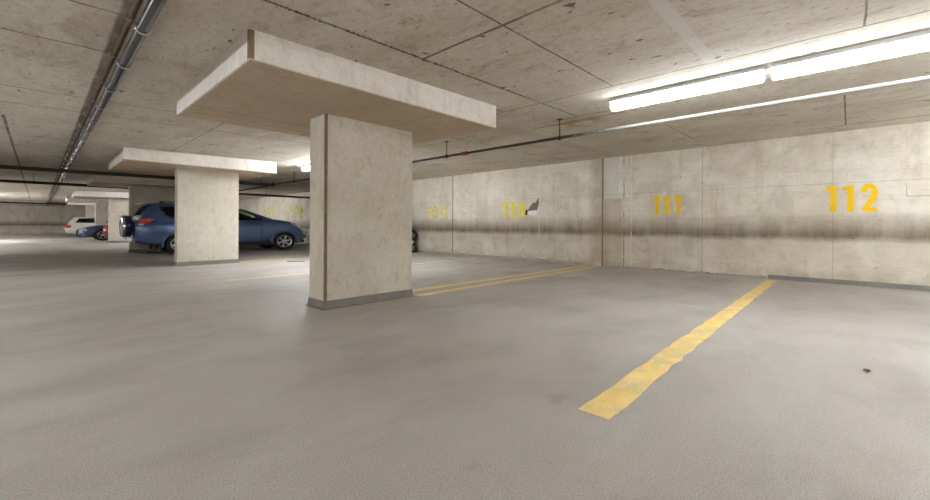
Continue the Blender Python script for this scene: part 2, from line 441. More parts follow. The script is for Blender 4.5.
column(2.26, 24.9, 'far concrete column beside the hidden red car, right of the pale narrow one', px=(1.08, 3.9), py=(24.1, 26.2))
column(2.20, 30.6, 'pale narrow far concrete column standing behind the navy car', px=(1.05, 3.8), py=(29.7, 31.7))
column(2.17, 36.8, 'most distant concrete column, a dark strip in shade behind the pale estate car', px=(1.3, 3.7), py=(36.0, 38.0))

# ------------------------------------------------------------------ ceiling lights
lamp_proto = None; LXR = 4.52
def ceiling_light(x, y0, L, label, w=.13, bright=False):
    global lamp_proto
    t = thing('ceiling_light', label, 'ceiling light', (x, y0+L/2, zc(x)), 'fluorescent strip lights')
    if lamp_proto is None:
        bm = bmesh.new(); box(bm, -.078, .078, -L/2-.01, L/2+.01, -.048, 0); bmesh.ops.scale(bm, vec=(.6, 1, 1), verts=[v for v in bm.verts if v.co.z > -.01])
        a = obj('housing', bm, M['grayl'], None, bevel=.004)
        bm = bmesh.new(); rr = []
        for yy, s in ((-L/2+.006, .9), (-L/2+.02, 1), (L/2-.02, 1), (L/2-.006, .9)):
            rr.append([(math.cos(k)*w/2*s, yy, -.094 + math.sin(k)*.044*s) for k in [2*PI*i/24 for i in range(24)]])
        loft(bm, rr); b = obj('diffuser', bm, M['lamp'], None, smooth=True)
        caps = []
        for sy in (-1, 1):
            bm = bmesh.new(); cyl(bm, (0, sy*L/2-.004, -.094), (0, sy*L/2+.004, -.094), .042, 20); box(bm, -.05, .05, sy*L/2-.004, sy*L/2+.004, -.06, -.046)
            caps.append(obj('end_cap', bm, M['white'], None))
        lamp_proto = (a, b, *caps)
        ch = lamp_proto
    else:
        ch = []
        for q in lamp_proto:
            d = q.copy(); C.objects.link(d); ch.append(d)
    for q in ch: q.parent = t
    if bright:
        q = ch[1]; q.data = q.data.copy(); q.data.materials[0] = M['lamp3']
    return t
ceiling_light(LXR, .57, 1.41, 'long white strip light glowing above bay 111, left one of the near pair')
ceiling_light(LXR, -.90, 1.41, 'bright strip light running out of the right edge of the photo')
ceiling_light(LXR, -3.4, 1.41, 'added strip light on the ceiling behind the camera, nearest the right wall')  # unseen strip added for more light on the near bays
ceiling_light(LXR, 6.95, 1.41, 'strip light hidden behind the nearest column, near half of its pair', bright=True)
ceiling_light(LXR, 8.38, 1.41, 'strip light whose end peeps past the left edge of the nearest column', bright=True)
ceiling_light(LXR, 20.5, 1.41, 'distant strip light above the silver saloon, behind the second column', bright=True)
ceiling_light(LXR, 21.93, 1.41, 'distant strip light whose end shows left of the second column', bright=True)
ceiling_light(LXR, 33.0, 1.41, 'farthest strip light of the right-hand row behind the far columns', bright=True)

def fill_tube(x, y0, z, label, L=1.5):  # unseen tubes on rods, added to brighten ceiling and aisle
    t = thing('fill_light', label, 'fill light', (x, y0+L/2, zc(x)), 'added fill tubes outside the view')
    bm = bmesh.new(); R = []
    for yy in (-L/2, L/2): R.append([(math.cos(k)*.05, yy, z-zc(x)+math.sin(k)*.05) for k in [2*PI*i/16 for i in range(16)]])
    loft(bm, R); obj('tube', bm, M['lamp2'], t, True).parent = t
    for q in t.children: q.matrix_parent_inverse = Matrix.Identity(4)
    for sy in (-1, 1):
        bm = bmesh.new(); cyl(bm, (0, sy*L*.4, z-zc(x)+.05), (0, sy*L*.4, -.001), .006, 8); o = obj('rod', bm, M['galv'], t); o.matrix_parent_inverse = Matrix.Identity(4)
for y, s in ((28.0, 'nearer of two that wash the far ceiling'), (29.6, 'farther of two that wash the far ceiling')):
    ceiling_light(-2.1, y, 1.41, 'strip light past the left edge, '+s, bright=True)
for x, y, s in ((7.0, -2.9, 'behind the camera close to the right wall'), (3.0, -2.8, 'behind the camera towards the right'), (-2.8, -4.6, 'behind the camera on the left'), (-2.8, -1.2, 'just left of the camera'), (-2.8, 2.0, 'left of the aisle beside the nearest column'),
             (1.0, -4.4, 'straight behind the camera'), (-2.8, 5.2, 'left of the aisle ahead of the camera'), (-2.8, 8.6, 'left of the aisle before the second column'), (-3.2, 20, 'left of the aisle level with the brown column'),
             (-2.6, 30.6, 'far left, third of the bright group'), (-3.2, 41.0, 'far left in front of the end wall'), (-3.2, 23.0, 'left of the aisle halfway to the end wall'), (-3.0, 33.5, 'far left between the last dark pipes'), (-6.0, 42.5, 'far left right before the end wall'), (-3.4, 26.6, 'far left of the aisle, washing the ceiling bright'), (-3.4, 28.4, 'far left of the aisle, second of the bright pair'), (-4.2, 38.5, 'far left before the end wall')):
    fill_tube(x, y, 1.95, 'added fill tube out of view, '+s)

# ------------------------------------------------------------------ pipes
zp = zc(.5)-.075
t = thing('ceiling_pipe', 'long black pipe with grey clips running down the aisle ceiling on the left', 'pipe', (.48, 10, zp))
bm = bmesh.new(); cyl(bm, (.475, BY+.02, zp), (.495, 44, zp), .036, 20); obj('pipe', bm, M['duct'], t, True)
bm = bmesh.new(); cyl(bm, (.415, BY+.02, zp+.05), (.435, 44, zp+.05), .017, 12); obj('side_conduit', bm, M['duct2'], t, True)
y = -1.75
while y < 30:
    bm = bmesh.new()
    for k in range(14):
        a0 = PI*(1.15*k/14)-.2-PI*.85; a1 = PI*(1.15*(k+1)/14)-.2-PI*.85
        p0 = (.48+math.cos(a0)*.041, y, zp+math.sin(a0)*.041); p1 = (.48+math.cos(a1)*.041, y, zp+math.sin(a1)*.041)
        cyl(bm, p0, p1, .0055, 8)
    box(bm, .385, .42, y-.008, y+.008, zp+.03, zc(.3))
    box(bm, .43, .445, y-.010, y+.010, zp, zc(.3))
    box(bm, .517, .532, y-.010, y+.010, zp, zc(.3))
    obj('clamp', bm, M['galv'], t)
    y += .865

def hanger(bm, x, y, z):
    cyl(bm, (x, y, z+.02), (x, y, zc(x)), .006, 8)
    box(bm, x-.03, x+.03, y-.03, y+.03, zc(x)-.008, zc(x)+.002)

t = thing('sprinkler_pipe', 'thin pipe running beside the strip lights parallel to the right wall', 'pipe', (4.9, 3, 2.1))
bm = bmesh.new(); cyl(bm, (4.90, BY+.02, 2.1), (4.90, 12.7, 2.1), .020, 16); obj('pipe', bm, M['lamplit'], t, True)
for yy in (2.88, 5.1, 8.2, 11.2, -.6, -3.6):
    bm = bmesh.new(); hanger(bm, 4.90, yy, 2.1); cyl(bm, (4.90, yy-.014, 2.1), (4.90, yy+.014, 2.1), .031, 12)
    obj('hanger', bm, M['pipeg'], t)
bm = bmesh.new(); cyl(bm, (4.90, 4.62, 2.1), (4.90, 4.72, 2.1), .033, 14); obj('coupling', bm, M['red'], t)
bm = bmesh.new(); cyl(bm, (4.90, 12.62, 2.1), (4.90, 12.8, 2.1), .045, 14); cyl(bm, (4.90, 12.7, 2.04), (4.90, 12.7, 2.17), .035, 12); obj('tee_fitting', bm, M['pipeg'], t)

def cross_pipe(y, z, r, x0, x1, label, hs, slope=0):
    t = thing('cross_pipe', label, 'pipe', ((x0+x1)/2, y, z), 'dark pipes crossing the aisle')
    bm = bmesh.new(); cyl(bm, (x0, y+slope*(x0-x1), z), (x1, y, z), r, 16); obj('pipe', bm, M['pipeg'], t, True)
    for x in hs:
        bm = bmesh.new(); yy = y+slope*(x-x1); hanger(bm, x, yy, z); cyl(bm, (x-.014, yy, z), (x+.014, yy, z), r+.008, 12)
        obj('hanger', bm, M['pipeg'], t)
cross_pipe(12.78, 2.1, .042, LX+.02, 4.85, 'nearest dark pipe crossing the aisle, passing behind the second column panel', (-5, -2.2, 3.9, 4.6), -.07)
cross_pipe(17.55, 2.1, .042, LX+.02, WX-.02, 'middle dark pipe crossing the aisle with a hanger near the left edge', (-.09, 2.6, -5, 6.5))
cross_pipe(37.6, 2.16, .05, LX+.02, WX-.02, 'farthest dark pipe, running just under the ceiling before the end wall', (.37, -5))
t = thing('wall_conduit', 'thin dark pipe high along the right wall, behind the second column', 'pipe', (5.4, 17, 2.1))
bm = bmesh.new(); cyl(bm, (4.93, 12.72, 2.1), (5.0, 17.5, 2.1), .022, 12); obj('pipe', bm, M['pipeg'], t, True)
# far batten with lit cable trunking segments
for i, (x0, x1) in enumerate(((-1.9, -1.02), (-.98, -.27), (-.22, .33), (.45, 1.15))):
    tag(obj('cable_trunking', BOX(x0, x1, 37.75, 37.95, 2.215, 2.276), M['white'], bevel=.004),
        'white cable trunking section at the far end, ' + ('cut by the left edge', 'second from the left edge', 'third from the left edge', 'rightmost of the four')[i], 'trunking', 'white trunking above the farthest pipe')

# ------------------------------------------------------------------ floor lines (painted, under 2 mm thick)
def fline(name_label, x0, y0a, y0b, x1, y1a, y1b, mat, n=70, rag=.012):
    bm = bmesh.new(); R = []
    for i in range(n+1):
        k = i/n; x = x0+(x1-x0)*k
        a = y0a+(y1a-y0a)*k+random.uniform(-rag, rag)*.6; b = y0b+(y1b-y0b)*k+random.uniform(-rag, rag)*.6
        R.append([(x, a, .0004), (x, b, .0004), (x, b, .002), (x, a, .002)])
    loft(bm, R)
    return tag(obj('parking_line', bm, mat), name_label, 'parking line', 'yellow bay lines')
fline('broad yellow bay line in the foreground, nearest the camera', 1.83, .81, .965, 8.55, .885, 1.025, M['yellow'], rag=.016)
fline('yellow bay line right of the nearest column, nearer of the close pair', 3.34, 3.93, 4.06, 8.62, 4.01, 4.13, M['yellow'])
fline('yellow bay line right of the nearest column, farther of the close pair', 3.28, 4.29, 4.42, 8.62, 4.26, 4.38, M['yellow'])
fline('faded yellow bay line running behind the nearest column to the wall', 2.06, 7.12, 7.26, 8.2, 7.34, 7.47, M['yellow2'])
fline('yellow bay line that starts at the foot of the second column', 3.26, 10.42, 10.66, 7.7, 10.68, 10.88, M['yellow'])
fline('faint yellow bay line beyond the blue off-roader', 3.2, 16.5, 16.64, 8.5, 16.6, 16.74, M['yellow2'])

# ------------------------------------------------------------------ wall numbers
def stroke(bm, pts, w, x, y0, z0, d=.0016):
    """ribbon along pts (u to the right in the photo = -Y, v up) in units of metres"""
    P = [Vector((p[0], p[1])) for p in pts]
    L = []; Rr = []
    for i, p in enumerate(P):
        d0 = (P[min(i+1, len(P)-1)]-P[max(i-1, 0)]).normalized(); nn = Vector((-d0.y, d0.x))
        L.append(p+nn*w/2); Rr.append(p-nn*w/2)
    rr = [[(x, y0-a.x, z0+a.y), (x, y0-b.x, z0+b.y), (x-d, y0-b.x, z0+b.y), (x-d, y0-a.x, z0+a.y)] for a, b in zip(L, Rr)]
    loft(bm, rr)
def digit(bm, ch, y0, z0, x, w, h, s):
    r = h/0.43
    if ch == '1':
        stroke(bm, [(w*.62, 0), (w*.62, h)], s, x, y0, z0)
        stroke(bm, [(w*.62, h-s*.45), (w*.02, h-s*.75)], s*.85, x-.0002, y0, z0)
    elif ch == '2':
        pts = [(w*.06, h*.70), (w*.10, h*.84), (w*.28, h*.945), (w*.55, h*.95), (w*.80, h*.85), (w*.86, h*.68), (w*.76, h*.50), (w*.45, h*.30), (w*.20, h*.14), (w*.14, h*.03)]
        stroke(bm, pts, s, x, y0, z0)
        stroke(bm, [(w*.02, s*.42), (w*1.05, s*.42)], s*.85, x-.0002, y0, z0)
    elif ch in '09878':
        c = []
        if ch == '0':
            c = [(w*.5+w*.36*math.sin(a), h*.5+h*.42*math.cos(a)) for a in [2*PI*i/20 for i in range(21)]]
            stroke(bm, c, s*.8, x, y0, z0)
        elif ch == '8':
            for cz, hh in ((.72, .2), (.27, .24)):
                stroke(bm, [(w*.5+w*.34*math.sin(a), h*cz+h*hh*math.cos(a)) for a in [2*PI*i/16 for i in range(17)]], s*.75, x, y0, z0)
        elif ch == '9':
            stroke(bm, [(w*.5+w*.32*math.sin(a), h*.7+h*.22*math.cos(a)) for a in [2*PI*i/16 for i in range(17)]], s*.75, x, y0, z0)
            stroke(bm, [(w*.82, h*.7), (w*.72, h*.35), (w*.5, 0)], s*.75, x-.0002, y0, z0)
        elif ch == '7':
            stroke(bm, [(w*.0, h*.92), (w*.9, h*.92)], s*.8, x, y0, z0)
            stroke(bm, [(w*.86, h*.9), (w*.4, 0)], s*.8, x-.0002, y0, z0)
def number(txt, ys, z0, h, w, s, mat, label):
    bm = bmesh.new()
    for ch, y0 in zip(txt, ys): digit(bm, ch, y0, z0, WX-.001, w, h, s)
    tag(obj('bay_number', bm, mat), label, 'number', 'yellow bay numbers on the right wall')
number('112', (.285, .085, -.145), 1.14, .42, .145, .074, M['dig'], 'bright yellow number 112 painted on the right wall')
number('111', (2.95, 2.76, 2.55), 1.13, .39, .13, .078, M['dig'], 'yellow number 111 painted on the wall, left of 112')
number('110', (6.88, 6.62, 6.33), 1.11, .42, .18, .10, M['dig2'], 'worn yellow number 110 painted beside the small grey tag')
number('109', (10.02, 9.74, 9.34), 1.10, .42, .26, .13, M['dig3'], 'faint yellow number 109 on the wall just right of the nearest column')
number('108', (20.5, 19.95, 19.4), 1.26, .56, .40, .20, M['dig3'], 'faint yellow number on the wall just left of the nearest column, above the off-roader headlamp')
number('107', (23.9, 23.4, 22.9), 1.30, .54, .36, .20, M['dig3'], 'faintest yellow number on the wall, nearest the windscreen of the blue off-roader')

# grey and white folded tag beside 110
t = thing('wall_tag', 'small grey and white folded scrap stuck on the wall beside the number 110', 'scrap', (WX, 5.95, 1.2))
bm = bmesh.new()
def wedge(bm, pts, d0, d1):
    A = [bm.verts.new((WX-d0, 6.10-u, 1.15+v)) for u, v in pts]; B = [bm.verts.new((WX-d1, 6.10-u*.98, 1.15+v)) for u, v in pts]
    bm.faces.new(A); bm.faces.new(B[::-1]); n = len(A)
    for i in range(n): bm.faces.new((A[i], B[i], B[(i+1)%n], A[(i+1)%n]))
wedge(bm, [(.04, .13), (.10, .20), (.17, .29), (.245, .345), (.27, .30), (.32, .36), (.365, .43), (.365, .33), (.345, .24), (.31, .155)], .002, .03)
obj('grey_flap', bm, simple('grey_card', srgb(120, 112, 104), .7, .3, var=.3, vs=30), t)
bm = bmesh.new(); wedge(bm, [(-.015, .02), (.03, .04), (.05, .13), (.02, .16), (-.02, .12)], .002, .04); obj('dark_tip', bm, simple('dark_card', srgb(62, 54, 56), .7), t)
bm = bmesh.new(); wedge(bm, [(.04, .03), (.34, .02), (.36, .13), (.04, .13)], .002, .02); obj('white_flap', bm, M['wfilm'], t)

# ------------------------------------------------------------------ cars
def to_mesh_clean(o, name):
    dg = bpy.context.evaluated_depsgraph_get()
    me = bpy.data.meshes.new_from_object(o.evaluated_get(dg))
    return me
def boolean(base_bm, cutters, name):
    """cut a list of closed bmeshes out of a closed bmesh, return mesh"""
    me = bpy.data.meshes.new('tmp'); bmesh.ops.recalc_face_normals(base_bm, faces=base_bm.faces); base_bm.to_mesh(me); base_bm.free()
    o = bpy.data.objects.new('tmp', me); C.objects.link(o); cs = []
    for cb in cutters:
        cm = bpy.data.meshes.new('cut'); bmesh.ops.recalc_face_normals(cb, faces=cb.faces); cb.to_mesh(cm); cb.free()
        c = bpy.data.objects.new('cut', cm); C.objects.link(c); cs.append(c)
        md = o.modifiers.new('b', 'BOOLEAN'); md.operation = 'DIFFERENCE'; md.solver = 'EXACT'; md.object = c
    bpy.context.view_layer.update()
    r = to_mesh_clean(o, name)
    for c in cs: m_ = c.data; bpy.data.objects.remove(c); bpy.data.meshes.remove(m_)
    bpy.data.objects.remove(o); bpy.data.meshes.remove(me)
    return r

def smoothtab(tab, x, r=.05):
    return (interp(tab, x-r)+2*interp(tab, x)+interp(tab, x+r))/4

def prism_y(poly, y0, y1):
    bm = bmesh.new()
    A = [bm.verts.new((x, y0, z)) for x, z in poly]; B = [bm.verts.new((x, y1, z)) for x, z in poly]
    n = len(A); bm.faces.new(A); bm.faces.new(B[::-1])
    for i in range(n): bm.faces.new((A[i], B[i], B[(i+1)%n], A[(i+1)%n]))
    return bm

STR = 1.24   # wheels read wider than tall in the photograph's geometry
def make_wheel(parent, x, y, r, side, spokes=6, wid=.2, str_=STR, rr=.66):
    w = bpy.data.objects.new('wheel', None)
    def prof(bm, pr, n=40):
        R = []
        for i in range(n):
            a = 2*PI*i/n
            R.append([(x+math.cos(a)*q*r*str_, y+side*d, r+math.sin(a)*q*r) for q, d in pr])
        R.append(R[0])
        V = [[bm.verts.new(p) for p in ring] for ring in R[:-1]]
        for i in range(n):
            a, b = V[i], V[(i+1) % n]
            for j in range(len(pr)-1): bm.faces.new((a[j], a[j+1], b[j+1], b[j]))
    bm = bmesh.new(); prof(bm, [(rr, -wid), (.9, -wid), (.985, -wid+.03), (1, -wid/2), (.985, -.03), (.93, -.004), (.80, .004), (rr+.02, -.008), (rr-.02, -.03)])
    tyre = obj('tyre', bm, M['rub'], parent, True)
    bm = bmesh.new(); prof(bm, [(rr+.03, -.012), (rr-.02, -.006), (rr-.07, -.02), (rr-.09, -.09), (.15, -.10), (.0001, -.10)])
    rim = obj('rim', bm, M['plas'], tyre, True)
    bm = bmesh.new()
    prof(bm, [(rr+.035, -.010), (rr+.0, -.002), (rr-.06, -.012), (rr-.06, -.05)])
    for k in range(spokes):
        a = 2*PI*k/spokes+.3
        p = Vector((math.cos(a), math.sin(a))); q = Vector((-p.y, p.x))
        f = lambda u, v, d: (x+(p.x*u+q.x*v)*r*str_, y+side*d, r+(p.y*u+q.y*v)*r)
        loft(bm, [[f(u, -v, -.055), f(u, v, -.055), f(u, v, d), f(u, -v, d)] for u, v, d in ((.08, .09, -.02), (.3, .065, -.018), (rr-.03, .10, -.012))])
    prof(bm, [(.2, -.05), (.2, -.016), (.12, -.010), (.0001, -.010)])
    obj('alloy_spokes', bm, M['rim'], tyre, True)
    bpy.data.objects.remove(w)
    return tyre

def make_car(label, cat, P):
    """P: origin x0 (tail or nose at low X), y0 near side, tables along x (absolute X)."""
    y0, y1 = P['y']; yc = (y0+y1)/2; hw = (y1-y0)/2
    x0, x1 = P['x']
    t = thing(P.get('name', 'parked_car'), label, cat, ((x0+x1)/2, yc, 0), None)
    paint = P['paint']
    N = 84; rings = []
    for i in range(N+1):
        k = i/N; k = .5-.5*math.cos(PI*k); k = .35*(i/N)+.65*k
        x = x0+(x1-x0)*k
        w = hw*smoothtab(P['plan'], x); zb = smoothtab(P['bot'], x, .03); zt = smoothtab(P['top'], x, .06)
        Hh = zt-zb
        half = [(.0, zb), (.70, zb), (.90, zb+.02), (.955, zb+.07*Hh+.01), (.985, zb+.25*Hh), (1.0, zb+.5*Hh), (.997, zb+.68*Hh), (.985, zb+.76*Hh), (.965, zb+.86*Hh), (.93, zt-.035), (.89, zt-.008), (.80, zt+.004), (.45, zt+.018), (0, zt+.022)]
        ring = [(x, yc-a*w, z) for a, z in half] + [(x, yc+a*w, z) for a, z in half[-2:0:-1]]
        rings.append(ring)
    bm = bmesh.new(); loft(bm, rings)
    cut = []
    for wx in P['wheels']:
        cb = bmesh.new(); n = 40; ra = P['r']*P.get('arch', 1.14)
        for s_, d0, d1 in ((-1, .0, .32),):
            pass
        A = []; 
        for yy in (y0-.1, y0+.30):
            A.append([(wx+math.cos(2*PI*j/n)*ra*P.get('str', STR), yy, P['r']+math.sin(2*PI*j/n)*ra) for j in range(n)])
        loft(cb, A); cut.append(cb)
        cb = bmesh.new(); A = []
        for yy in (y1+.1, y1-.30):
            A.append([(wx+math.cos(2*PI*j/n)*ra*P.get('str', STR), yy, P['r']+math.sin(2*PI*j/n)*ra) for j in range(n)])
        loft(cb, A); cut.append(cb)
    body = link('body', boolean(bm, cut, 'body'), paint, t, True)
    body.data.materials.clear(); body.data.materials.append(paint)
    # greenhouse
    G = P['house']      # list of (x at belt, x at roof) : tail and nose ends; z belt, z roof table
    zb_, zr = G['zb'], G['zr']
    def house(s, dz=0.0, inset=0.0):
        R = []; n = 40
        xa, xb = G['x']     # at belt
        for lev in range(7):
            k = lev/6
            z = zb_ + (zr-zb_)*k
            R.append((k, z))
        bmh = bmesh.new()
        rings = []
        for i in range(n+1):
            x = xa+inset*1.6+(xb-xa-3.2*inset)*i/n
            top = smoothtab(G['top'], x, .05)-inset
            zz0 = zb_-.05+dz
            top = max(top, zz0+.012)
            kk = (top-zb_)/(zr-zb_)
            wb = hw*G.get('wb', .95)*interp(P['plan'], x)-inset; wt = wb-(hw*G.get('tum', .17))*max(kk, 0)
            rg = [(x, yc-wb, zz0), (x, yc-(wb+(wt-wb)*.5), (zz0+top)/2), (x, yc-wt, top-min(.05, (top-zz0)*.3)), (x, yc-wt*.93, top-min(.012, (top-zz0)*.1)), (x, yc-wt*.5, top+.012), (x, yc, top+.016)]
            rg += [(p[0], 2*yc-p[1], p[2]) for p in rg[-2::-1]]
            rings.append(rg)
        loft(bmh, rings)
        return bmh
    def ysurf(x, z):
        wb = hw*G.get('wb', .95)*interp(P['plan'], x)
        top = smoothtab(G['top'], x, .05); zz0 = zb_-.05; kk = (top-zb_)/(zr-zb_); wt = wb-(hw*G.get('tum', .17))*max(kk, 0)
        u = (z-zz0)/max(.05, (top-.05-zz0)); u = min(max(u, 0), 1)
        return wb+(wt-wb)*u
    cuts = []
    if P.get('detail', True):
        cuts.append(house(1, dz=.02, inset=.035))
        for wpoly, gm in P['wins']: cuts.append(prism_y(wpoly, y0-.2, y1+.2))
        for q in P['screens']:
            cb = bmesh.new(); zc = [q[1], q[3]]
            # oblique slab through the screen
            (ax, az, bx, bz) = q
            dx, dz2 = bx-ax, bz-az; L = math.hypot(dx, dz2); nx, nz = -dz2/L, dx/L
            y_in = hw*.74
            pts = [(ax+nx*.09, az+nz*.09), (bx+nx*.09, bz+nz*.09), (bx-nx*.09, bz-nz*.09), (ax-nx*.09, az-nz*.09)]
            cuts.append(prism_y(pts, yc-y_in, yc+y_in))
    hm = boolean(house(1), cuts, 'roof')
    roof = link('roof', hm, paint, t, True)
    roof.data.materials.clear(); roof.data.materials.append(P.get('roofmat', paint))
    if P.get('detail', True):
        for wpoly, gm in P['wins']:
            for sd in (-1, 1):
                bm = bmesh.new(); cxp = sum(p[0] for p in wpoly)/len(wpoly); czp = sum(p[1] for p in wpoly)/len(wpoly)
                A = []; B = []
                for (px, pz) in wpoly:
                    px2, pz2 = cxp+(px-cxp)*1.01, czp+(pz-czp)*1.01
                    yy = ysurf(px2, pz2)
                    A.append(bm.verts.new((px2, yc+sd*(yy-.014), pz2))); B.append(bm.verts.new((px2, yc+sd*(yy-.018), pz2)))
                bm.faces.new(A); bm.faces.new(B[::-1])
                for i in range(len(A)): bm.faces.new((A[i], B[i], B[(i+1)%len(A)], A[(i+1)%len(A)]))
                obj('side_window', bm, gm, t)
        for q in P['screens']:
            (ax, az, bx, bz) = q; dx, dz2 = bx-ax, bz-az; L = math.hypot(dx, dz2); nx, nz = -dz2/L*.012, dx/L*.012
            yi = hw*.75
            bm = bmesh.new(); pts = [(ax, az), (bx, bz), (bx-nx*.4, bz-nz*.4), (ax-nx*.4, az-nz*.4)]
            A = [bm.verts.new((px, yc-yi, pz)) for px, pz in pts]; B = [bm.verts.new((px, yc+yi, pz)) for px, pz in pts]
            bm.faces.new(A); bm.faces.new(B[::-1])
            for i in range(4): bm.faces.new((A[i], B[i], B[(i+1)%4], A[(i+1)%4]))
            obj('windscreen' if q is P['screens'][-1] else 'rear_window', bm, M['glass'], t)
        for sx in P['seats']:
            for sy in (-.45, .45):
                bm = bmesh.new(); z1 = zb_+(zr-zb_)*.45
                yy = yc+sy*hw
                loft(bm, [[(sx-.1-(k*.12), yy-w_, z_), (sx+.02-(k*.12), yy-w_, z_), (sx+.02-(k*.12), yy+w_, z_), (sx-.1-(k*.12), yy+w_, z_)] for k, w_, z_ in ((0, .2, zb_-.01), (.6, .19, zb_+.12), (.75, .1, zb_+.16), (.8, .12, zb_+.18), (1, .11, z1+.1), (1.05, .07, z1+.13))])
                obj('seat_back', bm, M['seat'], t, True)
    for wx in P['wheels']:
        make_wheel(t, wx, y0+.012, P['r'], -1, P.get('spokes', 6), str_=P.get('str', STR))
        make_wheel(t, wx, y1-.012, P['r'], 1, P.get('spokes', 6), str_=P.get('str', STR))
    return t, yc, hw, body, ysurf

# ---- blue off-roader
suv = dict(name='off_roader', x=(1.88, 6.78), y=(14.42, 16.10), r=.305, paint=M['carblue'], wheels=(2.93, 5.985),
    plan=[(1.88, .86), (1.95, .93), (2.2, .985), (2.6, 1), (5.6, 1), (6.2, .97), (6.5, .90), (6.68, .80), (6.78, .62)],
    bot=[(1.88, .36), (2.1, .31), (2.5, .27), (5.0, .25), (6.3, .25), (6.6, .22), (6.72, .26), (6.78, .34)],
    top=[(1.88, .95), (1.95, 1.02), (2.4, 1.03), (4.6, 1.0), (5.15, 1.02), (5.45, 1.09), (5.9, 1.045), (6.3, .975), (6.5, .88), (6.65, .76), (6.78, .55)],
    house=dict(zb=1.0, zr=1.47, x=(1.97, 5.60), wb=.955, tum=.16,
               top=[(1.97, 1.0), (2.02, 1.16), (2.12, 1.37), (2.20, 1.455), (2.6, 1.495), (3.3, 1.51), (3.9, 1.495), (4.4, 1.465), (4.75, 1.385), (5.15, 1.25), (5.62, 1.08)]),
    wins=[([(2.47, 1.385), (2.56, 1.17), (2.72, 1.10), (3.02, 1.09), (3.02, 1.40)], M['dark']),
          ([(3.10, 1.40), (3.10, 1.055), (3.95, 1.035), (3.95, 1.40)], M['dark']),
          ([(4.04, 1.40), (4.04, 1.03), (5.26, 1.04), (5.08, 1.15), (4.72, 1.31), (4.42, 1.385)], M['glass'])],
    screens=[(2.02, 1.13, 2.20, 1.43), (5.34, 1.14, 4.50, 1.43)], seats=(4.0, 3.1), str=STR, arch=1.13, spokes=6)
t, yc, hw, body, ysf = make_car('dark blue off-roader with a spare wheel on its tail, parked nose to wall', 'car', suv)
